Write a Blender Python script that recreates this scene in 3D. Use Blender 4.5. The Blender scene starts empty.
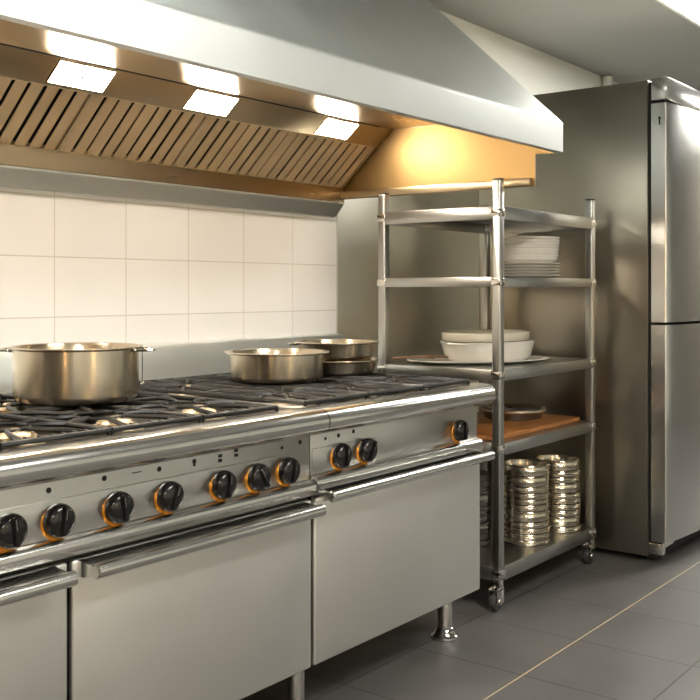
import bpy, bmesh, math, random
from mathutils import Vector, Matrix
random.seed(7)
PI = math.pi
scene = bpy.context.scene
COL = scene.collection

# ------------------------------------------------------------------ materials
def new_mat(name):
    m = bpy.data.materials.new(name); m.use_nodes = True
    nt = m.node_tree
    return m, nt, nt.nodes, nt.links, nt.nodes['Principled BSDF']

def steel(name, color=(.62, .61, .58), rough=.28, stretch=(1, 1, 1), bump=.02, var=.10, aniso=0.0, scale=14, tint=.12):
    m, nt, N, L, B = new_mat(name)
    B.inputs['Metallic'].default_value = 1
    tc = N.new('ShaderNodeTexCoord')
    mp = N.new('ShaderNodeMapping'); mp.inputs['Scale'].default_value = stretch
    L.new(tc.outputs['Object'], mp.inputs['Vector'])
    n1 = N.new('ShaderNodeTexNoise'); n1.inputs['Scale'].default_value = scale; n1.inputs['Detail'].default_value = 4
    L.new(mp.outputs['Vector'], n1.inputs['Vector'])
    n2 = N.new('ShaderNodeTexNoise'); n2.inputs['Scale'].default_value = 3.0; n2.inputs['Detail'].default_value = 5
    L.new(tc.outputs['Object'], n2.inputs['Vector'])
    ad = N.new('ShaderNodeMath'); ad.operation = 'MULTIPLY_ADD'; ad.inputs[1].default_value = .6
    L.new(n1.outputs['Fac'], ad.inputs[0]); L.new(n2.outputs['Fac'], ad.inputs[2])
    mr = N.new('ShaderNodeMapRange')
    mr.inputs['From Min'].default_value = .5; mr.inputs['From Max'].default_value = 1.1
    mr.inputs['To Min'].default_value = max(.03, rough - var); mr.inputs['To Max'].default_value = rough + var
    L.new(ad.outputs[0], mr.inputs['Value']); L.new(mr.outputs['Result'], B.inputs['Roughness'])
    mx = N.new('ShaderNodeMix'); mx.data_type = 'RGBA'
    mx.inputs['A'].default_value = (*[c * (1 - tint) for c in color], 1)
    mx.inputs['B'].default_value = (*[min(1, c * (1 + tint)) for c in color], 1)
    L.new(n2.outputs['Fac'], mx.inputs['Factor']); L.new(mx.outputs['Result'], B.inputs['Base Color'])
    if False:
        bp = N.new('ShaderNodeBump'); bp.inputs['Strength'].default_value = bump; bp.inputs['Distance'].default_value = .00002
        L.new(n1.outputs['Fac'], bp.inputs['Height']); L.new(bp.outputs['Normal'], B.inputs['Normal'])
    if aniso:
        B.inputs['Anisotropic'].default_value = aniso
        B.inputs['Anisotropic Rotation'].default_value = .25
        tg = N.new('ShaderNodeTangent'); tg.direction_type = 'RADIAL'; tg.axis = 'Z'
        L.new(tg.outputs['Tangent'], B.inputs['Tangent'])
    return m

def plain(name, color, rough=.5, metallic=0, noise=.08, scale=12, bump=0, coat=0):
    m, nt, N, L, B = new_mat(name)
    B.inputs['Metallic'].default_value = metallic
    B.inputs['Roughness'].default_value = rough
    if coat: B.inputs['Coat Weight'].default_value = coat
    tc = N.new('ShaderNodeTexCoord')
    n = N.new('ShaderNodeTexNoise'); n.inputs['Scale'].default_value = scale; n.inputs['Detail'].default_value = 5
    L.new(tc.outputs['Object'], n.inputs['Vector'])
    mx = N.new('ShaderNodeMix'); mx.data_type = 'RGBA'
    mx.inputs['A'].default_value = (*[c * (1 - noise) for c in color], 1)
    mx.inputs['B'].default_value = (*[min(1, c * (1 + noise)) for c in color], 1)
    L.new(n.outputs['Fac'], mx.inputs['Factor']); L.new(mx.outputs['Result'], B.inputs['Base Color'])
    if bump:
        bp = N.new('ShaderNodeBump'); bp.inputs['Strength'].default_value = bump; bp.inputs['Distance'].default_value = .003
        L.new(n.outputs['Fac'], bp.inputs['Height']); L.new(bp.outputs['Normal'], B.inputs['Normal'])
    return m

def emit(name, color, strength):
    m, nt, N, L, B = new_mat(name)
    B.inputs['Base Color'].default_value = (*color, 1)
    B.inputs['Emission Color'].default_value = (*color, 1)
    B.inputs['Emission Strength'].default_value = strength
    return m

def tiles(name, c1, c2, grout, w, h, ox, oy, axes, mortar, rough, rvar=.05, bump=.15, blotch=.06):
    """grid of tiles laid in two object axes"""
    m, nt, N, L, B = new_mat(name)
    tc = N.new('ShaderNodeTexCoord'); sp = N.new('ShaderNodeSeparateXYZ'); cb = N.new('ShaderNodeCombineXYZ')
    L.new(tc.outputs['Object'], sp.inputs[0])
    L.new(sp.outputs[axes[0]], cb.inputs[0]); L.new(sp.outputs[axes[1]], cb.inputs[1])
    mp = N.new('ShaderNodeMapping'); mp.inputs['Location'].default_value = (-ox, -oy, 0)
    L.new(cb.outputs[0], mp.inputs['Vector'])
    br = N.new('ShaderNodeTexBrick'); br.offset = 0; br.squash = 1
    br.inputs['Scale'].default_value = 1; br.inputs['Brick Width'].default_value = w; br.inputs['Row Height'].default_value = h
    br.inputs['Mortar Size'].default_value = mortar; br.inputs['Mortar Smooth'].default_value = .2
    br.inputs['Color1'].default_value = (*c1, 1); br.inputs['Color2'].default_value = (*c2, 1); br.inputs['Mortar'].default_value = (*grout, 1)
    L.new(mp.outputs['Vector'], br.inputs['Vector'])
    n = N.new('ShaderNodeTexNoise'); n.inputs['Scale'].default_value = 5; n.inputs['Detail'].default_value = 7
    L.new(tc.outputs['Object'], n.inputs['Vector'])
    mr = N.new('ShaderNodeMapRange'); mr.inputs['From Min'].default_value = .3; mr.inputs['From Max'].default_value = .7
    mr.inputs['To Min'].default_value = 1 - blotch; mr.inputs['To Max'].default_value = 1 + blotch
    L.new(n.outputs['Fac'], mr.inputs['Value'])
    vm = N.new('ShaderNodeVectorMath'); vm.operation = 'SCALE'
    L.new(br.outputs['Color'], vm.inputs[0]); L.new(mr.outputs['Result'], vm.inputs['Scale'])
    L.new(vm.outputs[0], B.inputs['Base Color'])
    rr = N.new('ShaderNodeMapRange'); rr.inputs['To Min'].default_value = rough - rvar; rr.inputs['To Max'].default_value = rough + rvar
    L.new(n.outputs['Fac'], rr.inputs['Value']); L.new(rr.outputs['Result'], B.inputs['Roughness'])
    inv = N.new('ShaderNodeMath'); inv.operation = 'SUBTRACT'; inv.inputs[0].default_value = 1
    L.new(br.outputs['Fac'], inv.inputs[1])
    bp = N.new('ShaderNodeBump'); bp.inputs['Strength'].default_value = bump; bp.inputs['Distance'].default_value = .003
    L.new(inv.outputs[0], bp.inputs['Height']); L.new(bp.outputs['Normal'], B.inputs['Normal'])
    return m

def wood(name):
    m, nt, N, L, B = new_mat(name)
    tc = N.new('ShaderNodeTexCoord'); mp = N.new('ShaderNodeMapping'); mp.inputs['Scale'].default_value = (3, 26, 10)
    L.new(tc.outputs['Object'], mp.inputs['Vector'])
    n = N.new('ShaderNodeTexNoise'); n.inputs['Scale'].default_value = 2.2; n.inputs['Detail'].default_value = 8; n.inputs['Distortion'].default_value = .6
    L.new(mp.outputs['Vector'], n.inputs['Vector'])
    cr = N.new('ShaderNodeValToRGB')
    cr.color_ramp.elements[0].position = .3; cr.color_ramp.elements[0].color = (.22, .075, .016, 1)
    cr.color_ramp.elements[1].position = .75; cr.color_ramp.elements[1].color = (.52, .22, .06, 1)
    L.new(n.outputs['Fac'], cr.inputs['Fac']); L.new(cr.outputs['Color'], B.inputs['Base Color'])
    B.inputs['Roughness'].default_value = .4
    return m

M = {}
M['steel'] = steel('stainless_brushed_horizontal', (.60, .59, .56), .30, (.3, 8, 8), .05, .02)
M['door'] = steel('stainless_oven_door', (.74, .73, .70), .48, (1, 4, 4), .05, .03, tint=.05)
M['roll'] = steel('stainless_polished_roll', (.70, .69, .66), .21, (.3, 8, 8), .03, .015)
M['hood'] = steel('stainless_hood', (.76, .785, .765), .48, (4, 1, 1), .03, .05, tint=.06)
M['end'] = steel('end_cheek_lamp_tint', (.32, .205, .085), .50, (8, 8, .6), .04, .05)  # golden lamp glow put into the colour of the inner lining
M['hood_in'] = steel('hood_inside_lamp_tint', (.62, .50, .33), .30, (.4, 4, 4), .05, .03)  # steel tinted with the warm light of the hood lamps
M['bronze_lamp_tint'] = steel('trough_steel_lamp_tint', (.27, .21, .14), .26, (.4, 4, 4), .05, .03)  # bronze tone of the warm lamplight painted into the steel
M['slat'] = plain('slat_metal_lamp_tint', (.74, .57, .36), .40, .35, .15, 6)  # light warm colour stands in for lamp light on the slats
M['filter'] = steel('filter_steel_lamp_tint', (.86, .71, .49), .50, (3, .5, .5), .08, .05, tint=.15)  # frame colour brightened and warmed in place of lamp light
M['rack'] = steel('rack_steel', (.46, .46, .44), .28, (1, 1, 1), .03, .004)
M['wallsteel'] = steel('stainless_wall_panel', (.74, .71, .62), .44, (6, 1, .5), .03, .03)
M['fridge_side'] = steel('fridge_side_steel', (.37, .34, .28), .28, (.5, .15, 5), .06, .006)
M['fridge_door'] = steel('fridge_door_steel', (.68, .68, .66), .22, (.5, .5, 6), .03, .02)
M['pot'] = steel('pot_steel', (.62, .54, .42), .22, (1, 1, 12), .03, .05, aniso=.75)
M['pot_in'] = steel('pot_inside_steel', (.66, .56, .42), .25, (1, 1, 12), .03, .05, aniso=.5)
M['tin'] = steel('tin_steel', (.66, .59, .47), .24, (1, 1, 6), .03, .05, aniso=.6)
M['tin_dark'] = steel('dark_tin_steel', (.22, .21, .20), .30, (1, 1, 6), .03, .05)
M['chrome'] = steel('chrome', (.75, .73, .70), .10, (1, 1, 1), .0, .04)
M['brass'] = steel('burner_brass', (.60, .50, .35), .42, (1, 1, 1), .05, .06)
M['amber'] = plain('bezel_painted_glow', (.75, .30, .03), .22, .6)  # amber reflection on a chrome ring, painted as its colour
M['iron'] = plain('cast_iron', (.008, .0075, .007), .42, 0, .3, 30, .25)
M['tray'] = plain('burnt_tray', (.016, .013, .011), .42, .3, .4, 20, .2)
M['black'] = plain('black_knob_plastic', (.008, .007, .007), .16, 0, .2)
M['dark'] = plain('dark_gap', (.008, .008, .008), .6)
M['rubber'] = plain('caster_rubber', (.045, .045, .045), .55)
M['ceramic'] = plain('white_ceramic', (.78, .75, .68), .16, 0, .03, coat=.3)
M['cream'] = plain('cream_ceramic', (.72, .66, .54), .2, 0, .03, coat=.2)
M['utensil'] = plain('dark_wood_utensil', (.16, .09, .045), .45, 0, .35, 25)
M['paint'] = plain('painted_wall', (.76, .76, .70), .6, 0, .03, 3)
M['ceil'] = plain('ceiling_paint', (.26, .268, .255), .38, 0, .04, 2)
M['white'] = plain('white_pipe_paint', (.75, .76, .72), .4, 0, .03)
M['linestrip'] = plain('joint_painted_glint', (.62, .50, .30), .35, 0, .1, 6)  # colour of warm light caught on the joint
M['wood'] = wood('cutting_board_wood')
M['walltile'] = tiles('cream_wall_tiles', (.85, .835, .82), (.86, .845, .83), (.64, .61, .57), .30, .20, 3.53, 1.33, (0, 2), .0022, .17, .04, .2, .015)
M['floortile'] = tiles('grey_floor_tiles', (.095, .090, .085), (.106, .100, .095), (.035, .032, .03), .405, .40, 2.85, 1.51, (0, 1), .0035, .46, .08, .3, .14)
M['lamp'] = emit('warm_lamp_glass', (1, .88, .72), 105)
M['streak_light'] = emit('added_streak_glass', (1, .66, .32), 30)  # glow of the added lights that streak the pots
M['brownpaint'] = plain('brown_wall_paint', (.17, .155, .13), .55, 0, .05, 3)
M['added_tube_dim'] = emit('added_dim_diffuser', (.97, 1, .95), 3.0)  # weak glow for the light added at the hood
M['tube'] = emit('cool_ceiling_diffuser', (1, .98, .91), 31.0)

# ------------------------------------------------------------------ mesh helpers
def box(bm, x0, x1, y0, y1, z0, z1, bev=0, seg=2):
    r = bmesh.ops.create_cube(bm, size=1)
    vs = r['verts']
    for v in vs:
        v.co = Vector(((x0 + x1) / 2 + v.co.x * (x1 - x0), (y0 + y1) / 2 + v.co.y * (y1 - y0), (z0 + z1) / 2 + v.co.z * (z1 - z0)))
    if bev:
        es = list({e for v in vs for e in v.link_edges})
        bmesh.ops.bevel(bm, geom=es, offset=bev, segments=seg, affect='EDGES', profile=.5)
    return bm

def lathe(bm, prof, seg=48, c=(0, 0, 0), axis='Z', sx=1, sy=1, closed=False):
    """prof = (radius, height) list; revolved"""
    rings = []
    for r, h in prof:
        if r < 1e-6:
            p = [(0, 0, h)]
        else:
            p = [(r * math.cos(2 * PI * k / seg) * sx, r * math.sin(2 * PI * k / seg) * sy, h) for k in range(seg)]
        out = []
        for a in p:
            if axis == 'Z': q = a
            elif axis == 'Y': q = (a[0], -a[2], a[1])       # height goes towards -Y
            else: q = (a[2], a[0], a[1])
            out.append(bm.verts.new((q[0] + c[0], q[1] + c[1], q[2] + c[2])))
        rings.append(out)
    prs = list(zip(rings, rings[1:]))
    if closed: prs.append((rings[-1], rings[0]))
    for A, Bq in prs:
        for k in range(seg):
            k2 = (k + 1) % seg
            try:
                if len(A) == 1 and len(Bq) == 1: continue
                if len(A) == 1: bm.faces.new((A[0], Bq[k], Bq[k2]))
                elif len(Bq) == 1: bm.faces.new((A[k], A[k2], Bq[0]))
                else: bm.faces.new((A[k], A[k2], Bq[k2], Bq[k]))
            except ValueError: pass
    return bm

def tube(bm, pts, r, seg=10, flat=1.0, cap=True):
    pts = [Vector(p) for p in pts]
    rings = []
    up0 = Vector((0, 0, 1))
    for i, p in enumerate(pts):
        t = (pts[min(i + 1, len(pts) - 1)] - pts[max(i - 1, 0)]).normalized()
        up = up0 if abs(t.dot(up0)) < .95 else Vector((0, 1, 0))
        a = t.cross(up).normalized(); b = a.cross(t).normalized()
        rr = r[i] if isinstance(r, (list, tuple)) else r
        rings.append([bm.verts.new(p + a * math.cos(2 * PI * k / seg) * rr + b * math.sin(2 * PI * k / seg) * rr * flat) for k in range(seg)])
    for A, Bq in zip(rings, rings[1:]):
        for k in range(seg):
            bm.faces.new((A[k], A[(k + 1) % seg], Bq[(k + 1) % seg], Bq[k]))
    if cap:
        bm.faces.new(rings[0][::-1]); bm.faces.new(rings[-1])
    return bm

def prism(bm, prof, x0, x1):
    """closed (y,z) profile extruded along x"""
    A = [bm.verts.new((x0, y, z)) for y, z in prof]; Bq = [bm.verts.new((x1, y, z)) for y, z in prof]
    n = len(prof)
    for k in range(n):
        bm.faces.new((A[k], A[(k + 1) % n], Bq[(k + 1) % n], Bq[k]))
    bm.faces.new(A[::-1]); bm.faces.new(Bq)
    return bm

def finish(bm, ang=35):
    bmesh.ops.recalc_face_normals(bm, faces=bm.faces)
    for f in bm.faces: f.smooth = True
    lim = math.radians(ang)
    for e in bm.edges:
        if len(e.link_faces) == 2:
            e.smooth = e.calc_face_angle(0) < lim
    return bm

def obj(name, bm, mat, parent=None, kind=None, off=None, loc=None):
    """links bm as one mesh object; 'off' = world base of the thing whose parts were modelled in world coordinates"""
    if off is not None: bmesh.ops.translate(bm, verts=bm.verts, vec=-Vector(off))
    finish(bm)
    me = bpy.data.meshes.new(name); bm.to_mesh(me); bm.free()
    me.materials.append(M[mat])
    o = bpy.data.objects.new(name, me); COL.objects.link(o)
    if parent: o.parent = parent
    if loc: o.location = loc
    if kind: o['kind'] = kind
    return o

def tag(o, label, cat, group=None):
    o['label'] = label; o['category'] = cat
    if group: o['group'] = group
    return o

def thing(name, label, cat, loc=(0, 0, 0), rz=0, group=None):
    o = bpy.data.objects.new(name, None); COL.objects.link(o)
    o.empty_display_size = .05
    o.location = loc; o.rotation_euler = (0, 0, rz)
    return tag(o, label, cat, group)

def dup(root, loc, label, rz=0, group=None, scale=None):
    r = root.copy(); COL.objects.link(r); r.location = loc; r.rotation_euler = (0, 0, rz); r['label'] = label
    if scale: r.scale = scale
    if group: r['group'] = group
    for ch in list(root.children):
        c = ch.copy(); COL.objects.link(c); c.parent = r
        for g in list(ch.children):
            d = g.copy(); COL.objects.link(d); d.parent = c
    return r

NB = bmesh.new

# ------------------------------------------------------------------ room shell
X0, X1, Y0, Y1, ZC = -2.6, 9.0, -2.3, 2.81, 2.67
obj('floor', box(NB(), X0 - .1, X1 + .1, Y0 - .1, Y1 + .1, -.1, 0), 'floortile', kind='structure')
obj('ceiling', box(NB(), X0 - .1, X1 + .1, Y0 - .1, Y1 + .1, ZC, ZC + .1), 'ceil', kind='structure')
obj('wall_back', box(NB(), X0 - .1, X1 + .1, Y1, Y1 + .1, 0, ZC), 'paint', kind='structure')
obj('wall_front', box(NB(), X0 - .1, X1 + .1, Y0 - .1, Y0, 0, ZC), 'paint', kind='structure')
obj('wall_left', box(NB(), X0 - .1, X0, Y0, Y1, 0, ZC), 'brownpaint', kind='structure')
obj('wall_right', box(NB(), X1, X1 + .1, Y0, Y1, 0, ZC), 'brownpaint', kind='structure')
obj('trim_1', box(NB(), X0, 3.53, 2.80, 2.812, 0, 2.0), 'walltile', kind='structure')            # tile cladding
obj('trim_2', box(NB(), 3.531, 5.35, 2.796, 2.812, 0, 1.95, .001), 'wallsteel', kind='structure')  # steel cladding
obj('trim_3', box(NB(), X0, X1, 1.5082, 1.5118, -.002, .0005), 'linestrip', kind='structure')      # floor joint, its warm reflected light painted in as pale yellow

# ------------------------------------------------------------------ ceiling lights
def ceiling_light(x, y, label):
    t = thing('ceiling_light', label, 'ceiling light', (x, y, ZC - .03), 0, 'ceiling lights')
    b = NB()
    for a in ((-.62, -.6, -.32, .32), (.6, .62, -.32, .32), (-.6, .6, -.32, -.30), (-.6, .6, .30, .32)):
        box(b, a[0], a[1], a[2], a[3], 0, .03)
    obj('frame', b, 'white', t)
    obj('diffuser', box(NB(), -.6, .6, -.3, .3, .004, .012), 'tube', t)
    return t
L0 = ceiling_light(5.30, 1.50, 'bright rectangular ceiling light above the refrigerator front')
LD = dup(L0, (1.3, 1.72, ZC - .03), 'added unseen dim rectangular ceiling light right in front of the extractor hood')  # unseen light added to lift the tone of the hood slope
for ch in LD.children:
    if ch.name.startswith('diffuser'):
        ch.data = ch.data.copy(); ch.data.materials[0] = M['added_tube_dim']
dup(L0, (-1.2, -1.0, ZC - .03), 'added unseen rectangular ceiling light near the left end behind the photographer')  # unseen fixture added for overall room brightness
dup(L0, (2.1, -.3, ZC - .03), 'added unseen rectangular ceiling light near the wall behind the photographer')  # unseen, added to brighten the aisle and the range front

dup(L0, (8.0, .4, ZC - .03), 'bright rectangular ceiling light near the right end wall')
def added_wall_light(loc, rz, label):  # unseen lights added to draw warm streaks on the pots
    t = thing('added_wall_light', label, 'added unseen light', loc, rz, 'warm added unseen lights')
    obj('back_plate', box(NB(), -.08, .08, .0, .02, -.36, .36, .004), 'white', t)
    obj('added_glass', box(NB(), -.06, .06, -.07, -.001, -.34, .34, .02), 'streak_light', t)
added_wall_light((1.2, Y0 + .0205, 1.5), PI, 'tall added unseen warm light on the wall behind the photographer')
added_wall_light((X0 + .0205, -.5, 1.5), PI / 2, 'tall added unseen warm light on the brown left end wall')
tag(obj('wall_pipe', lathe(NB(), [(0, 0), (.034, 0), (.034, 2.66), (0, 2.66)], 20), 'white', loc=(6.43, 2.765, 0)),
    'white vertical pipe on the wall showing above the refrigerator top', 'pipe')

# ------------------------------------------------------------------ extractor hood
HX0, HX1 = -.50, 3.505
HB = (1.5, 2.4, 1.55)
hood = thing('extractor_hood', 'large stainless steel extractor canopy with warm lamps hanging over the ranges', 'extractor hood', HB)
def loft_plate(bm, pts, x0, x1, th):
    """folded sheet following (y,z) polyline with thickness"""
    P = [Vector((0, a, b)) for a, b in pts]
    off = []
    for i, p in enumerate(P):
        n = Vector((0, 0, 0))
        if i > 0: d = (P[i] - P[i - 1]).normalized(); n += Vector((0, -d.z, d.y))
        if i < len(P) - 1: d = (P[i + 1] - P[i]).normalized(); n += Vector((0, -d.z, d.y))
        n.normalize(); off.append(p + n * th)
    prof = [(p.y, p.z) for p in P] + [(p.y, p.z) for p in reversed(off)]
    return prism(bm, prof, x0, x1)
b = NB()
loft_plate(b, [(1.715, 1.742), (1.685, 1.742), (1.685, 1.844), (1.6858, 1.849), (1.688, 1.854), (1.6915, 1.8590), (1.696, 1.8637), (2.555, 2.668)], HX0, HX1, -.004)
obj('canopy', b, 'hood', hood, off=HB)
# vertical end cheeks (outer end of the canopy and the deeper skirt)
for xe, nm in ((HX1, 'right'), (HX0, 'left')):
    b = NB(); s = -.003
    prof = [(1.685, 1.742), (1.80, 1.742), (1.80, 1.62), (2.80, 1.62), (2.80, 2.668), (2.555, 2.668), (1.692, 1.860), (1.685, 1.850)]
    sgn = -1 if xe > 0 else 1
    prism(b, prof, min(xe, xe + sgn * .0019), max(xe, xe + sgn * .0019))
    obj('end_panel', b, 'hood', hood, off=HB)
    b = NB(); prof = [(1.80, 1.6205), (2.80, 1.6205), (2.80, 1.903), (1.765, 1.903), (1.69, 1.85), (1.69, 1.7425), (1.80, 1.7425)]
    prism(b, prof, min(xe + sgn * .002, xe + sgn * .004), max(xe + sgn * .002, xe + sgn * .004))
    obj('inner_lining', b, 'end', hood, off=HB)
b = NB()
box(b, HX1 - .03, HX1 - .004, 1.81, 2.735, 1.622, 1.652, .003)
obj('skirt_rail', b, 'hood_in', hood, off=HB)
b = NB()
box(b, HX0 + .004, HX1 - .004, 1.765, 2.475, 1.904, 1.908)
obj('inner_ceiling', b, 'hood_in', hood, off=HB)
b = NB()
LP0, LP1 = Vector((0, 2.472, 1.903)), Vector((0, 2.549, 1.839))
loft_plate(b, [(LP1.y + .002, LP1.z - .006), (LP1.y, LP1.z), (LP0.y, LP0.z)], HX0 + .004, HX1 - .004, -.004)
obj('light_panel', b, 'hood_in', hood, off=HB)
obj('joint', prism(NB(), [(2.463, 1.9035), (2.4735, 1.9015), (2.4735, 1.9045), (2.463, 1.9045)], HX0 + .004, HX1 - .10), 'dark', hood, off=HB)
# trough under the filters and the grey closing piece down to the tiles
b = NB()
prism(b, [(2.735, 1.668), (2.742, 1.670), (2.748, 1.664), (2.748, 1.612), (2.735, 1.606)], HX0 + .004, HX1 - .004)
obj('grease_trough', b, 'bronze_lamp_tint', hood, off=HB)
b = NB()
prism(b, [(2.749, 1.609), (2.735, 1.604), (2.735, 1.600), (2.782, 1.546), (2.80, 1.544), (2.80, 1.64), (2.749, 1.64)], HX0 + .004, HX1 - .004)
obj('back_closure', b, 'hood', hood, off=HB)
# lamps
dirp = (LP1 - LP0).normalized(); nrm = Vector((0, dirp.z, -dirp.y))      # towards the cooks
if nrm.z > 0: nrm = -nrm
for k, lx in enumerate((.30, .85, 1.38, 1.92, 2.467, 3.168)):
    c = LP0.lerp(LP1, .52)
    b = NB()
    for (u0, u1, v0, v1, w0, w1) in ((-.106, -.100, -.046, .046, .0005, .003), (.100, .106, -.046, .046, .0005, .003), (-.1, .1, -.046, -.042, .0005, .003), (-.1, .1, .042, .046, .0005, .003)):
        bb = bmesh.ops.create_cube(b, size=1)['verts']
        for v in bb:
            u = (u0 + u1) / 2 + v.co.x * (u1 - u0); q = (v0 + v1) / 2 + v.co.y * (v1 - v0); w = (w0 + w1) / 2 + v.co.z * (w1 - w0)
            v.co = Vector((lx + u, 0, 0)) + c + dirp * q + nrm * w
    lf = obj('lamp_frame', b, 'hood_in', hood, off=HB)
    b = NB()
    bb = bmesh.ops.create_cube(b, size=1)['verts']
    for v in bb:
        v.co = Vector((lx + v.co.x * .2, 0, 0)) + c + dirp * (v.co.y * .084) + nrm * (.0015 + v.co.z * .002)
    obj('lamp_glass', b, 'lamp', lf, off=HB)
    b = NB(); lathe(b, [(0, 0), (.006, 0), (.006, .004), (0, .004)], 10)
    for v in b.verts: v.co = Vector((lx, 0, 0)) + c + nrm * (.002 + v.co.z) + Vector((v.co.x, 0, 0)) + dirp * v.co.y
    obj('screw', b, 'brass', lf, off=HB)

# baffle filters
F0, F1 = Vector((0, 2.551, 1.836)), Vector((0, 2.738, 1.666))      # top (near the cooks), bottom (at the wall)
# push the filter bank so that its plane runs from the light panel down to the trough
fd = (F1 - F0); FL = fd.length; fd.normalize(); fn = Vector((0, -fd.z, fd.y)); fn = fn if fn.z < 0 else -fn
FW = .4975
def filt_mesh():
    b = NB()
    def fbox(u0, u1, v0, v1, w0, w1, skew=0, bev=0):
        vs = bmesh.ops.create_cube(b, size=1)['verts']
        for v in vs:
            u = (u0 + u1) / 2 + v.co.x * (u1 - u0); q = (v0 + v1) / 2 + v.co.y * (v1 - v0); w = (w0 + w1) / 2 + v.co.z * (w1 - w0)
            w += skew * (u - (u0 + u1) / 2)
            v.co = Vector((u, 0, 0)) + fd * q + fn * w
    fbox(0, .008, 0, FL, -.02, 0); fbox(FW - .008, FW, 0, FL, -.02, 0)
    fbox(0, FW, 0, .008, -.02, 0); fbox(0, FW, FL - .008, FL, -.02, 0)
    return b, fbox
for k in range(8):
    x = HX1 - .01 - (k + 1) * (FW + .001)
    desc = ['nearest the end panel by the rack', 'second from the end panel by the rack', 'between the two right-hand lamps', 'right of the middle lamp', 'under the middle lamp', 'above the large pot',
            'left of the large pot', 'at the far left end of the hood'][k]
    t = thing('baffle_filter', 'slatted metal filter in the hood, ' + desc, 'grease filter', (x, F0.y, F0.z), 0, 'baffle filters in the hood')
    b, fb = filt_mesh(); obj('frame', b, 'filter', t)
    b, fb = filt_mesh(); b.clear()
    ns = 9; pitch = (FW - .004) / ns
    for s in range(ns):
        u = .002 + pitch * s
        fb(u + .001, u + .040, .004, FL - .004, -.006, -.003, skew=.10 + random.uniform(-.16, .16))
        fb(u + .0385, u + .0405, .004, FL - .004, -.018, -.001)
    obj('slats', b, 'slat', t)
    b, fb = filt_mesh(); b.clear(); fb(.004, FW - .004, .003, FL - .003, -.022, -.019)
    obj('backing', b, 'dark', t)

# ------------------------------------------------------------------ gas ranges
ZT = .893
def arc(cx, cy, r, a0, a1, n): return [(cx + r * math.cos(math.radians(a0 + (a1 - a0) * i / n)), cy + r * math.sin(math.radians(a0 + (a1 - a0) * i / n))) for i in range(n + 1)]
roll_prof = [(1.812, .868), (1.812, ZT)] + arc(1.752, ZT - .034, .034, 90, 215, 14) + [(1.745, .826), (1.79, .822)]
def make_roll(x0, x1, round_right, round_left=False):
    b = NB(); secs = []
    xs = [(x0 + 0.0, 0)]
    R = .038
    if round_right:
        xs += [(x1 - R, 0)] + [(x1 - R + R * math.sin(math.radians(a)), 1 - math.cos(math.radians(a))) for a in (20, 40, 55, 68, 80, 88)]
    else: xs += [(x1, 0)]
    for x, s in xs:
        f = s * .9
        ring = []
        for (y, z) in roll_prof:
            if y < 1.812 - 1e-4:
                y = y + (1.80 - y) * f * .75; z = z + (.860 - z) * (f ** 2) * .45
            ring.append(b.verts.new((x, y, z)))
        secs.append(ring)
    n = len(roll_prof)
    for A, Bq in zip(secs, secs[1:]):
        for k in range(n): b.faces.new((A[k], A[(k + 1) % n], Bq[(k + 1) % n], Bq[k]))
    b.faces.new(secs[0][::-1]); b.faces.new(secs[-1])
    return b

def burner(root, x, y, OFF, big=True):
    b = NB(); z = .868
    lathe(b, [(0, 0), (.066, 0), (.070, .010), (.066, .016), (.050, .020), (.044, .020), (0, .018)], 28, (x, y, z))
    bo = obj('burner', b, 'brass', root, off=OFF)
    b = NB(); lathe(b, [(.0, .018), (.044, .018), (.048, .024), (.040, .031), (.014, .034), (.010, .040), (0, .041)], 28, (x, y, z))
    obj('burner_cap', b, 'brass', bo, off=OFF)

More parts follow.
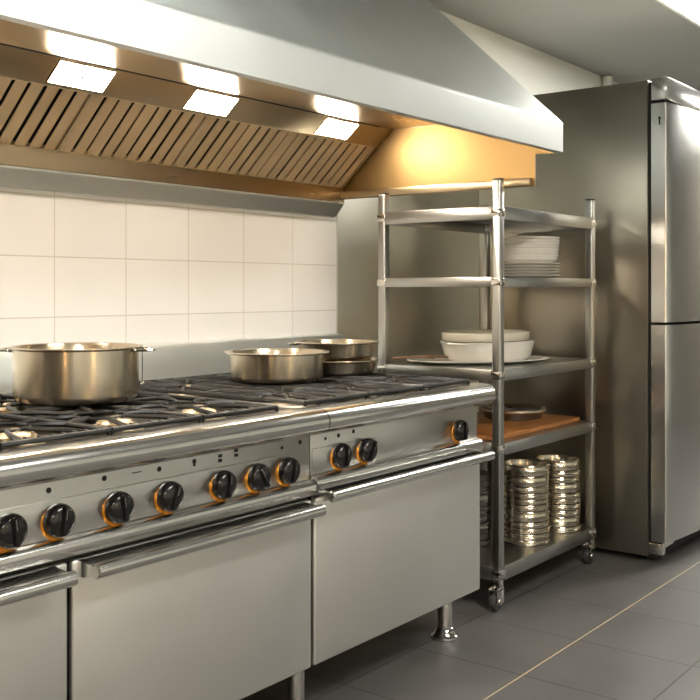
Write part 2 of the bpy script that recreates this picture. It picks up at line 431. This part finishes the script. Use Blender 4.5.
def make_range(x0, x1, label, doors, knobs, zk, dz, zh, plates, holes, burners, name_end, round_right):
    OFF = ((x0 + x1) / 2, 2.25, 0)
    t = thing('gas_range', label, 'cooking range', OFF)
    xb1 = x1 - (.04 if round_right else .001)
    b = NB()                                             # carcass open at the top
    box(b, x0 + .001, xb1, 1.815, 2.745, .17, .845, .002)
    obj('body', b, 'steel', t, off=OFF)
    b = NB()                                             # rim round the burner well
    xr = xb1 + (.03 if round_right else 0)
    box(b, x0 + .001, xr, 2.69, 2.748, .845, ZT, .002)
    box(b, x0 + .001, x0 + .016, 1.8125, 2.69, .845, ZT, .001)
    box(b, xr - .02, xr, 1.8125, 2.69, .845, ZT, .001)
    obj('top_rim', b, 'steel', t, off=OFF)
    b = NB(); box(b, x0 + .016, xr - .02, 1.813, 2.69, .8452, .856)
    obj('burner_tray', b, 'tray', t, off=OFF)
    obj('front_roll', make_roll(x0 + .0015, x1 - (0 if round_right else .0015), round_right), 'roll', t, off=OFF)
    b = NB(); box(b, x0 + .001, xb1, 1.79, 1.8149, .66 + dz, .826, .001)
    obj('control_panel', b, 'steel', t, off=OFF)
    for (p0, p1) in plates:
        b = NB(); box(b, p0, p1, 1.7858, 1.7899, .6965 + dz, .778, .0015)
        obj('knob_plate', b, 'steel', t, off=OFF)
    b = NB()
    prism(b, [(1.79, .696 + dz), (1.776, .693 + dz), (1.767, .686 + dz), (1.765, .680 + dz), (1.765, .660 + dz), (1.768, .655 + dz), (1.79, .655 + dz)], x0 + .001, xb1)
    obj('front_rail', b, 'roll', t, off=OFF)
    b = NB(); box(b, x0 + .01, xb1 - .002, 1.795, 1.8145, .172, .655 + dz)
    obj('door_gap_shade', b, 'dark', t, off=OFF)  # dark sheet standing in for shade in the door gaps
    for (d0, d1, style) in doors:
        b = NB(); box(b, d0, d1, 1.777, 1.7945, .178, .641 + dz * .5, .006, 3)
        d = obj('door', b, 'door', t, off=OFF)
        h0, h1 = (d0 + .008, d1 - .03) if style == 'shelf' else (d0 - .008, d1 - .035)
        b = NB(); yb = 1.713
        tube(b, [(h0, yb, zh), (h0 + .003, yb, zh), (h1 - .003, yb, zh), (h1, yb, zh)], [.012, .0160, .0160, .012], 20)
        if style == 'shelf':
            prism(b, [(1.7775, zh + .013), (1.7775, zh + .007), (yb, zh + .001), (yb, zh + .006)], h0 + .012, h1 - .012)
        obj('handle', b, 'roll', d, off=OFF)
        for hx in (h0 + .004, h1 - .02):
            b = NB()
            prism(b, [(1.7775, zh + .014), (1.7775, zh - .022), (1.757, zh - .020), (yb, zh - .008), (yb, zh + .008)], hx, hx + .016)
            obj('handle_bracket', b, 'roll', d, off=OFF)
    for (kx, ang) in knobs:
        b = NB(); lathe(b, [(0, 0), (.0365, 0), (.0365, .003), (.035, .005), (0, .005)], 32, (kx - .000, 1.7857, zk - .0065), 'Y')
        bz = obj('knob_bezel', b, 'amber', t, off=OFF)
        b = NB(); lathe(b, [(0, 0), (.033, 0), (.0355, .004), (.0355, .014), (.0330, .022), (.027, .027), (.02, .029), (0, .030)], 32, (0, 0, 0), 'Y')
        g = bmesh.ops.create_cube(b, size=1)['verts']
        for v in g: v.co = Vector((v.co.x * .015, -.024 + v.co.y * .022, v.co.z * .060))
        bmesh.ops.bevel(b, geom=list({e for v in g for e in v.link_edges}), offset=.003, segments=2, affect='EDGES')
        # little side lobe
        lathe(b, [(0, 0), (.008, 0), (.008, .018), (.005, .021), (0, .021)], 12, (.026, 0, .006), 'Y')
        bmesh.ops.rotate(b, verts=b.verts, cent=(0, 0, 0), matrix=Matrix.Rotation(math.radians(ang), 3, 'Y'))
        bmesh.ops.translate(b, verts=b.verts, vec=(kx, 1.7830, zk))
        k = obj('knob', b, 'black', t, off=OFF)
        b = NB(); box(b, -.0010, .0010, -.0362, -.0345, .004, .026)
        bmesh.ops.rotate(b, verts=b.verts, cent=(0, 0, 0), matrix=Matrix.Rotation(math.radians(ang), 3, 'Y'))
        bmesh.ops.translate(b, verts=b.verts, vec=(kx, 1.7830, zk))
        obj('pointer_mark', b, 'chrome', k, off=OFF)
    for (hx, hz, kind) in holes:
        b = NB()
        if kind == 'o': lathe(b, [(0, 0), (.0062, 0), (.0062, .0015), (0, .0015)], 16, (hx, 1.7901, hz), 'Y')
        elif kind == 's': lathe(b, [(0, 0), (.0045, 0), (.0045, .0015), (0, .0015)], 14, (hx, 1.7901, hz), 'Y')
        elif kind == 'q':
            lathe(b, [(0, 0), (.006, 0), (.006, .0015), (0, .0015)], 16, (hx, 1.7901, hz + .004), 'Y'); box(b, hx - .003, hx + .003, 1.7886, 1.79, hz - .008, hz - .001)
        elif kind == 'd':
            box(b, hx - .006, hx + .006, 1.7886, 1.79, hz + .002, hz + .010); box(b, hx - .006, hx + .006, 1.7886, 1.79, hz - .010, hz - .002)
        elif kind == '-': box(b, hx - .014, hx + .014, 1.7886, 1.79, hz - .001, hz + .001)
        obj('dial_mark', b, 'dark', t, off=OFF)
    for (bx, by) in burners: burner(t, bx, by, OFF)
    for (lx, ly) in ((x0 + .055, 1.89), (xb1 - (.052 if round_right else .36), 1.89), (x0 + .055, 2.66), (xb1 - .055, 2.66)):
        b = NB(); lathe(b, [(0, .03), (.026, .03), (.026, .1695), (0, .1695)], 24, (lx, ly, 0))
        lg = obj('leg', b, 'chrome', t, off=OFF)
        b = NB(); lathe(b, [(0, 0), (.047, 0), (.050, .004), (.049, .011), (.040, .018), (.036, .028), (.031, .036), (.0265, .040), (0, .040)], 24, (lx, ly, 0))
        obj('foot', b, 'chrome', lg, off=OFF)
    return t

left_burners = [(x, y) for x in (.76, 1.045, 1.33, 1.615, 1.90) for y in (1.98, 2.44)]
make_range(.52, 2.136, 'long stainless steel gas range with the large pot and two oven doors, on the left', [(.535, 1.322, 'shelf'), (1.335, 2.129, 'shelf')],
           [(.80, 0), (1.01, 12), (1.18, -8), (1.297, 6), (1.456, -10), (1.607, 18), (1.785, 4), (1.912, -30), (2.03, 10)], .736, 0, .627,
           [(.56, 2.118)], [(1.283, .799, 'o'), (1.428, .803, 'o'), (1.52, .803, '-'), (1.588, .801, 'o'), (1.70, .800, 'q'), (1.788, .800, 'd'), (1.845, .806, 'd'), (2.02, .797, 's'), (2.095, .803, 'o')],
           left_burners, '', False)
right_burners = [(x, y) for x in (2.29, 2.595, 2.90) for y in (1.98, 2.44)]
make_range(2.138, 3.085, 'stainless steel gas range with one wide oven door beside the wheeled rack', [(2.143, 3.045, 'bar')],
           [(2.259, 0), (2.383, 28), (2.907, -4)], .747, .010, .655,
           [(2.145, 2.44)], [(2.205, .800, 's'), (2.265, .802, 'o'), (2.335, .806, 'o')],
           right_burners, '', True)

# backsplash on the wall behind the ranges
b = NB()
prism(b, [(2.7495, .866), (2.7495, 1.012), (2.756, 1.022), (2.798, 1.026), (2.799, 1.0), (2.799, .866)], -1.0, 3.52)
sp = obj('backsplash', b, 'hood', off=(1.3, 2.78, .866), loc=(1.3, 2.78, .866))
tag(sp, 'low stainless steel backsplash running along the wall behind the ranges', 'backsplash')

# grates
GZ = .9115
def grate_mesh(w, d, seed, dense=False):
    rnd = random.Random(seed); b = NB(); r = .0052
    hw, hd = w / 2 - .004, d / 2 - .004
    z = -.0095
    # frame
    for p in (((-hw, -hd), (hw, -hd)), ((hw, -hd), (hw, hd)), ((hw, hd), (-hw, hd)), ((-hw, hd), (-hw, -hd))):
        tube(b, [(*p[0], z), (*p[1], z)], r, 8, 1.2)
    tube(b, [(-hw, 0, z), (hw, 0, z)], r, 8, 1.2)
    for cy in (-hd / 2, hd / 2):
        # ring of the burner opening
        ring = [(.066 * math.cos(a * PI / 12), cy + .066 * math.sin(a * PI / 12), z + .003) for a in range(25)]
        if dense: ring = [(.3 * (a / 24 - .5) * w, cy + .04 * math.sin(a / 24 * 2 * PI), z + .003) for a in range(25)]
        tube(b, ring, .0036, 6, 1)
        n = 8 if not dense else 12
        for k in range(n):
            a = 2 * PI * k / n + PI / n
            tx, ty = math.cos(a), math.sin(a)
            s = min((hw) / abs(tx) if abs(tx) > .01 else 9, (hd / 2) / abs(ty) if abs(ty) > .01 else 9)
            bend = rnd.uniform(-.012, .012)
            pts = []
            for q in range(6):
                f = q / 5
                r0 = .040 if dense else .058
                rr = r0 + (s - r0) * f
                pts.append((tx * rr - ty * bend * math.sin(f * PI), cy + ty * rr + tx * bend * math.sin(f * PI), z + .004 * math.sin(min(1, (1 - f) * 2.2) * PI / 2)))
            tube(b, pts, [.0035, .0045, .005, .005, .005, .005], 6, 1.3)
        if dense:
            for q in range(5):
                xx = -hw + (q + .5) * 2 * hw / 5
                tube(b, [(xx, cy - hd / 2, z), (xx + .006, cy, z + .003), (xx, cy + hd / 2, z)], .004, 6, 1.2)
    # little feet
    for sx in (-1, 1):
        for sy in (-1, 1): tube(b, [(sx * hw, sy * hd, z), (sx * hw, sy * hd, -.055)], .005, 6)
    # comb of short teeth over the front bar
    for q in range(9):
        xx = -hw + (q + .5) * 2 * hw / 9
        tube(b, [(xx, -hd - .001, z), (xx + rnd.uniform(-.003, .003), -hd + .03, z + .003)], .0035, 6)
    return b
GD = .86
lab_l = ['at the far left end of the long range', 'second from the left end of the long range', 'left of the large pot on the long range', 'under the large pot on the long range', 'between the large pot and the shallow pan']
for k, x in enumerate((.76, 1.045, 1.33, 1.615, 1.90)):
    o = obj('pan_grate', grate_mesh(.283, GD, 11 + k), 'iron', loc=(x, 2.25, GZ))
    tag(o, 'black cast iron pan grate ' + lab_l[k], 'pan grate', 'cast iron grates on the ranges')
lab_r = ['just right of the seam between the ranges', 'under the medium pan', 'under the two stacked pans by the rack']
for k, x in enumerate((2.30, 2.60, 2.90)):
    o = obj('pan_grate', grate_mesh(.295, GD, 31 + k, True), 'iron', loc=(x, 2.25, GZ))
    tag(o, 'black cast iron pan grate ' + lab_r[k], 'pan grate', 'cast iron grates on the ranges')

# ------------------------------------------------------------------ pots and pans on the ranges
CAMDIR = math.atan2(-.7917, .611)    # the horizontal direction along which the loop handles point
def loop_handle(b, r, z, w, out, ang, th=.005, drop=0):
    c, s = math.cos(ang), math.sin(ang)
    pts = [(r - .004, -w, z), (r + out * .6, -w, z + drop * .6), (r + out * .95, -w * .7, z + drop), (r + out, 0, z + drop), (r + out * .95, w * .7, z + drop), (r + out * .6, w, z + drop * .6), (r - .004, w, z)]
    tube(b, [(x * c - y * s, x * s + y * c, q) for x, y, q in pts], th, 10, .8)

def pan(name, label, loc, R, H, rim, corner, taper=0.0, mat='pot', inmat='pot_in', handles=(0, PI), hw=.04, hout=.045, grp=None):
    t = thing(name, label, 'cooking pot' if name != 'frying_pan' else 'pan', loc, CAMDIR, grp)
    b = NB(); Rb = R - taper
    outer = [(0, 0), (Rb - corner, 0)] + [(Rb - corner + corner * math.sin(math.radians(a)), corner - corner * math.cos(math.radians(a))) for a in (15, 35, 55, 75, 90)] + [(R, H - .006), (R + rim * .6, H - .004), (R + rim, H - .001), (R + rim, H + .0015), (R + rim * .5, H + .003), (R, H + .001)]
    inner = [(R - .003, H - .006), (Rb - .003, corner), (Rb - corner, .004), (0, .004)]
    lathe(b, outer, 64)
    obj('body', b, mat, t)
    b = NB(); lathe(b, [(R, H + .0012)] + inner, 64)
    obj('inside', b, inmat, t)
    for h in handles:
        b = NB(); loop_handle(b, R + .001, H - .008, hw, hout, h)
        obj('handle', b, 'chrome', t)
        b = NB()
        for s in (-hw, hw):
            lathe(b, [(0, 0), (.007, 0), (.006, .004), (0, .005)], 10, (R, s, H - .008), 'X')
        bmesh.ops.rotate(b, verts=b.verts, cent=(0, 0, 0), matrix=Matrix.Rotation(h, 3, 'Z'))
        obj('rivets', b, 'chrome', t)
    return t
PZ = .9105
pan('stock_pot', 'large deep steel pot with loop handles on the left part of the range', (1.77, 2.34, PZ), .172, .150, .010, .022, handles=(0, PI))
pan('saucepan', 'medium wide steel pan with flared rim in the middle of the ranges', (2.57, 2.30, PZ), .162, .098, .020, .020, .004, handles=())
pan('frying_pan', 'shallow steel pan under another pan beside the rack post', (2.945, 2.335, PZ), .150, .050, .006, .012, .01, handles=())
pan('frying_pan', 'shallow steel pan with loop handle, stacked on top of another pan by the rack', (2.945, 2.335, PZ + .054), .150, .062, .012, .020, .01, handles=(PI,), hw=.03, hout=.03)
b = NB(); tube(b, [(0, 0, 0), (0, 0, .11), (-.002, -.004, .125), (-.012, -.008, .130)], .0016, 6); tube(b, [(-.008, 0, .0), (.004, -.002, .006), (.008, -.002, .0), (0, -.002, -.002)], .003, 6)
wr = obj('wire_hook', b, 'chrome', loc=(2.185, 2.545, .912))
tag(wr, 'thin upright steel wire hook standing on the grate right of the large pot', 'hook')

# ------------------------------------------------------------------ wheeled rack
RX0, RX1, RY0, RY1 = 3.378, 4.211, 1.893, 2.43
RB = ((RX0 + RX1) / 2, (RY0 + RY1) / 2, 0)
rack = thing('storage_rack', 'tall stainless steel wheeled rack with five shelves between range and refrigerator', 'storage rack', RB)
pw = .018
for (px_, py_, top) in ((RX0, RY0, 1.642), (RX1, RY0, 1.622), (RX0, RY1, 1.615), (RX1, RY1, 1.62)):
    b = NB(); box(b, px_ - pw, px_ + pw, py_ - pw, py_ + pw, .115, top, .006, 3)
    p = obj('post', b, 'rack', rack, off=RB)
    b = NB(); box(b, px_ - pw + .002, px_ + pw - .002, py_ - pw + .002, py_ + pw - .002, top, top + .004, .0015)
    obj('post_cap', b, 'dark', p, off=RB)
    cx, cy = px_ - .012, py_
    b = NB(); box(b, px_ - .015, px_ + .015, py_ - .015, py_ + .015, .080, .1149, .002)
    box(b, cx - .028, cx + .024, cy - .019, cy - .016, .028, .088, .001); box(b, cx - .028, cx + .024, cy + .016, cy + .019, .028, .088, .001)
    box(b, cx - .028, cx + .024, cy - .019, cy + .019, .078, .084, .001)
    cs = obj('caster', b, 'chrome', rack, off=RB)
    b = NB(); lathe(b, [(0, -.012), (.031, -.012), (.035, -.008), (.035, .008), (.031, .012), (0, .012)], 28, (cx - .004, cy, .0352), 'Y')
    obj('wheel', b, 'rubber', cs, off=RB)
    b = NB(); lathe(b, [(0, -.0215), (.012, -.0215), (.012, .0215), (0, .0215)], 18, (cx - .004, cy, .0352), 'Y')
    obj('hub', b, 'chrome', cs, off=RB)
for (z1, z0) in ((1.540, 1.490), (1.270, 1.232), (.915, .873), (.635, .590), (.165, .112)):
    b = NB()
    e = .0185
    x0_, x1_, y0_, y1_ = RX0 - .006, RX1 + .006, RY0 - .019, RY1 + .006
    box(b, RX0 + e, RX1 - e, y0_ , y0_ + .004, z0, z1, .0012)                 # front lip
    box(b, RX0 + e, RX1 - e, y1_ - .004, y1_, z0, z1, .0012)
    box(b, RX0 - .019, RX0 - .015, RY0 + e, RY1 - e, z0, z1, .0012)
    box(b, RX1 + .015, RX1 + .019, RY0 + e, RY1 - e, z0, z1, .0012)
    box(b, RX0 + e, RX1 - e, y0_ + .003, y1_ - .003, z1 - .005, z1 - .0005)
    box(b, RX0 - .016, RX0 + e + .0005, RY0 + e, RY1 - e, z1 - .0047, z1 - .0008)
    box(b, RX1 - e - .0005, RX1 + .016, RY0 + e, RY1 - e, z1 - .0047, z1 - .0008)
    s = obj('shelf', b, 'rack', rack, off=RB)
    for (ax, ay) in ((RX0, RY0), (RX1, RY0), (RX0, RY1), (RX1, RY1)):
        b = NB(); zm = (z0 + z1) / 2
        box(b, ax - pw - .0025, ax + pw + .0025, ay - pw - .0025, ay + pw + .0025, zm - .014, zm + .014, .002)
        lathe(b, [(0, 0), (.006, 0), (.005, .004), (0, .0045)], 10, (ax, ay - pw - .0022, zm), 'Y')
        obj('bracket', b, 'chrome', s, off=RB)

# plates (second shelf)
plate_bm = lathe(NB(), [(0, 0), (.075, 0), (.080, .002), (.128, .0105), (.135, .0125), (.135, .0145), (.128, .0140), (.078, .0060), (0, .0055)], 56)
P0 = obj('dinner_plate', plate_bm, 'ceramic')
PX, PY = 3.93, 2.05
ords = ['bottom', 'second from the bottom', 'middle', 'second from the top', 'top']
for k in range(5):
    o = P0 if k == 0 else P0.copy()
    if k: COL.objects.link(o)
    o.location = (PX + random.uniform(-.002, .002), PY + random.uniform(-.002, .002), 1.2702 + k * .0128)
    tag(o, 'flat white plate on the second shelf, %s of the lower pile' % ords[k], 'plate', 'flat white plates on the second shelf')
z = 1.2702 + 4 * .0128 + .015
bowl_bm = lathe(NB(), [(0, 0), (.098, 0), (.104, .003), (.122, .013), (.126, .020), (.1265, .0235), (.123, .0235), (.119, .015), (.101, .006), (0, .005)], 56)
B0 = obj('dessert_bowl', bowl_bm, 'ceramic')
ordb = ['bottom', 'second from the bottom', 'third from the bottom', 'fourth from the bottom', 'fourth from the top', 'third from the top', 'second from the top', 'top']
for k in range(8):
    o = B0 if k == 0 else B0.copy()
    if k: COL.objects.link(o)
    o.location = (PX + random.uniform(-.0015, .0015), PY + random.uniform(-.0015, .0015), z + k * .0125)
    s = 1 + .008 * k; o.scale = (s, s, 1)
    tag(o, 'shallow white bowl on the second shelf, %s of the upper nested pile' % ordb[k], 'bowl', 'shallow white bowls on the second shelf')

# ceramic on the middle shelf
rot = math.radians(-30)
o = obj('serving_tray', lathe(NB(), [(0, 0), (.25, 0), (.30, .009), (.325, .014), (.325, .0165), (.30, .0135), (.25, .005), (0, .005)], 72, sy=.62), 'ceramic', loc=(3.70, 2.165, .9152))
o.rotation_euler = (0, 0, rot); tag(o, 'wide white oval platter lying on the middle shelf under the oven dishes', 'platter')
t = thing('oven_dish', 'deep white oval oven dish with pointed side handles, holding a cream dish', 'baking dish', (3.745, 2.145, .9205))
t.scale = (1.13, 1.1, 1.0)
b = lathe(NB(), [(0, 0), (.185, 0), (.195, .003), (.215, .020), (.228, .060), (.235, .080), (.238, .083), (.236, .086), (.230, .084), (.222, .060), (.208, .020), (.185, .008), (0, .008)], 72, sy=.66)
obj('body', b, 'ceramic', t)
for sgn in (1, -1):
    b = NB(); tube(b, [(sgn * .228, -.045, .079), (sgn * .262, -.022, .082), (sgn * .283, 0, .084), (sgn * .262, .022, .082), (sgn * .228, .045, .079)], .008, 10, .7)
    prism(b, [(-.03, .076), (.03, .076), (.03, .082), (-.03, .082)], min(sgn * .230, sgn * .262), max(sgn * .230, sgn * .262))
    obj('handle', b, 'ceramic', t)
b = lathe(NB(), [(0, 0), (.150, 0), (.185, .012), (.190, .047), (.218, .052), (.224, .060), (.226, .084), (.222, .088), (.214, .086), (.208, .064), (.180, .052), (.172, .016), (0, .006)], 72, sy=.66)
o = obj('oven_dish', b, 'cream', loc=(3.735, 2.150, .9205 + .036)); o.scale = (1.1, 1.08, 1); tag(o, 'cream oval oven dish nested on top of the deep white dish', 'baking dish')
# utensil
t = thing('serving_fork', 'dark brown wooden fork lying on the left end of the white platter', 'utensil', (3.475, 2.295, .9365), math.radians(-47))
t.scale = (1.3, 1.3, 1.3)
b = NB(); tube(b, [(-.10, 0, .001), (-.05, .004, .004), (0, 0, .006), (.03, 0, .006)], [.007, .008, .010, .014], 10, .55)
obj('handle', b, 'utensil', t)
b = NB(); box(b, .025, .06, -.024, .024, .003, .009, .003)
for k in range(4): box(b, .058, .105, -.023 + k * .0125, -.0145 + k * .0125, .003, .008, .002)
obj('head', b, 'utensil', t)

# wooden board and baking pan
t = obj('cutting_board', box(NB(), -.375, .375, -.235, .225, 0, .020, .004), 'wood', loc=(3.79, 2.155, .6352))
tag(t, 'reddish brown wooden board covering the fourth shelf of the rack', 'cutting board')
t = thing('baking_pan', 'round dull steel baking pan with a wide rim lying on the wooden board', 'pan', (3.97, 2.15, .6555))
obj('body', lathe(NB(), [(0, 0), (.118, 0), (.126, .004), (.132, .028), (.133, .030), (.124, .028), (.118, .008), (0, .005)], 56), 'tin_dark', t)
obj('rim', lathe(NB(), [(.131, .029), (.146, .031), (.150, .036), (.150, .043), (.146, .047), (.139, .046), (.134, .040), (.128, .032)], 56, closed=True), 'tin', t)

# tins on the bottom shelf
def tin_mesh(h, R=.097):
    b = NB()
    lathe(b, [(0, 0), (R - .008, 0), (R - .003, .003), (R - .002, h * .45), (R - .0005, h * .50), (R - .002, h * .55), (R - .003, h - .008), (R, h - .006), (R + .0015, h - .003), (R, h), (R - .003, h), (R - .006, h - .006), (R - .007, .004), (0, .003)], 44)
    return b
HS = {}
def get_tin(h, mat):
    key = (round(h, 4), mat)
    if key not in HS: HS[key] = None
    if HS[key] is None:
        HS[key] = obj('round_tin', tin_mesh(h), mat); return HS[key]
    o = HS[key].copy(); COL.objects.link(o); return o
num = ['first', 'second', 'third', 'fourth', 'fifth', 'sixth', 'seventh', 'eighth', 'ninth', 'tenth', 'eleventh', 'twelfth']
def stack(x, y, hs, mat, where, cat, grp, s=1):
    z = .1652
    for k, h in enumerate(hs):
        o = get_tin(h, mat)
        o.location = (x + random.uniform(-.0025, .0025), y + random.uniform(-.0025, .0025), z); o.rotation_euler = (0, 0, random.uniform(0, 6))
        o.scale = (s, s, 1)
        pos = 'bottom one' if k == 0 else ('top one' if k == len(hs) - 1 else num[k] + ' from the bottom')
        tag(o, where + ', ' + pos, cat, grp)
        z += h + .0003
stack(3.79, 1.992, [.022, .026, .022, .026, .044, .026, .022, .026, .026, .044, .044], 'tin', 'shiny round tin in the nearer left stack on the bottom shelf', 'tin', 'round tins in the left stack')
stack(4.08, 1.985, [.026, .044, .026, .026, .022, .026, .044, .026, .026, .044], 'tin', 'shiny round tin in the right stack on the bottom shelf', 'tin', 'round tins in the right stack')
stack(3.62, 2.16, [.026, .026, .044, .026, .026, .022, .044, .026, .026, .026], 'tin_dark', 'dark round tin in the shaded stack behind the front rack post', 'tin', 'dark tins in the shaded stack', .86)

# ------------------------------------------------------------------ refrigerator
FX0, FX1 = 4.37, 5.20
FB = ((FX0 + FX1) / 2, 2.1, 0)
fr = thing('refrigerator', 'tall stainless steel two-door refrigerator at the right edge of the kitchen', 'refrigerator', FB)
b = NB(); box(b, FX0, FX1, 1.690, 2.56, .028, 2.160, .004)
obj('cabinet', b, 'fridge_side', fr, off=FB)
b = NB(); box(b, FX0 + .012, FX1 - .012, 1.676, 1.6898, .06, 2.15)
obj('door_seal', b, 'dark', fr, off=FB)
b = NB(); box(b, FX0 + .002, FX1 - .002, 1.600, 1.6755, 2.066, 2.164, .003)
obj('top_fascia', b, 'fridge_door', fr, off=FB)
def bowed_door(z0, z1, bow=.030, r=.012):
    b = NB(); n = 22; xa, xb = FX0 + .002, FX1 - .002
    front = []
    for i in range(n + 1):
        f = i / n; x = xa + r + (xb - xa - 2 * r) * f
        front.append((x, 1.605 - bow * math.sin(PI * f) ** .8))
    prof = [(xa, 1.675), (xa, 1.612), (xa + .004, 1.607)] + front + [(xb - .004, 1.607), (xb, 1.612), (xb, 1.675)]
    A = [b.verts.new((x, y, z0)) for x, y in prof]; Bq = [b.verts.new((x, y, z1)) for x, y in prof]
    m = len(prof)
    for k in range(m): b.faces.new((A[k], A[(k + 1) % m], Bq[(k + 1) % m], Bq[k]))
    b.faces.new(A[::-1]); b.faces.new(Bq)
    return b
d1 = obj('door', bowed_door(1.076, 2.052), 'fridge_door', fr, off=FB)
d2 = obj('door', bowed_door(.098, 1.064), 'fridge_door', fr, off=FB)
b = NB(); box(b, FX0 + .0005, FX0 + .0025, 1.634, 1.640, 1.955, 1.985); lathe(b, [(0, 0), (.006, 0), (.006, .002), (0, .002)], 12, (FX0 + .0005, 1.637, 1.985), 'X')
obj('keyhole', b, 'dark', d1, off=FB)
b = NB(); box(b, FX0 + .02, FX1 - .02, 1.66, 1.70, .018, .088)
obj('kick_plate', b, 'dark', fr, off=FB)
b = NB(); box(b, FX0 + .004, FX0 + .045, 1.625, 1.689, .040, .090, .003); tube(b, [(FX0 + .025, 1.628, .045), (FX0 + .025, 1.628, .10)], .008, 12); box(b, FX0 + .045, FX0 + .16, 1.628, 1.65, .066, .086, .002)
obj('hinge', b, 'chrome', fr, off=FB)
for (fx, fy) in ((FX0 + .06, 1.74), (FX1 - .06, 1.74), (FX0 + .06, 2.5), (FX1 - .06, 2.5)):
    b = NB(); lathe(b, [(0, 0), (.024, 0), (.024, .006), (.010, .010), (.010, .0279), (0, .0279)], 18, (fx, fy, 0))
    obj('foot', b, 'dark', fr, off=FB)

# ------------------------------------------------------------------ world, camera, view
w = bpy.data.worlds.new('World'); scene.world = w; w.use_nodes = True
w.node_tree.nodes['Background'].inputs['Color'].default_value = (.5, .5, .48, 1)
w.node_tree.nodes['Background'].inputs['Strength'].default_value = .2

cam = bpy.data.cameras.new('camera'); co = bpy.data.objects.new('camera', cam); COL.objects.link(co)
cam.sensor_width = 36; cam.lens = 1004 / 700 * 36; cam.shift_y = -60 / 700
cam.clip_start = .05
co.location = (0, 0, 1.22)
co.rotation_euler = (PI / 2, 0, math.radians(37.66) - PI / 2)
scene.camera = co
scene.view_settings.view_transform = 'Standard'
scene.view_settings.look = 'None'
scene.view_settings.gamma = 1
scene.view_settings.use_curve_mapping = False
scene.view_settings.exposure = .33
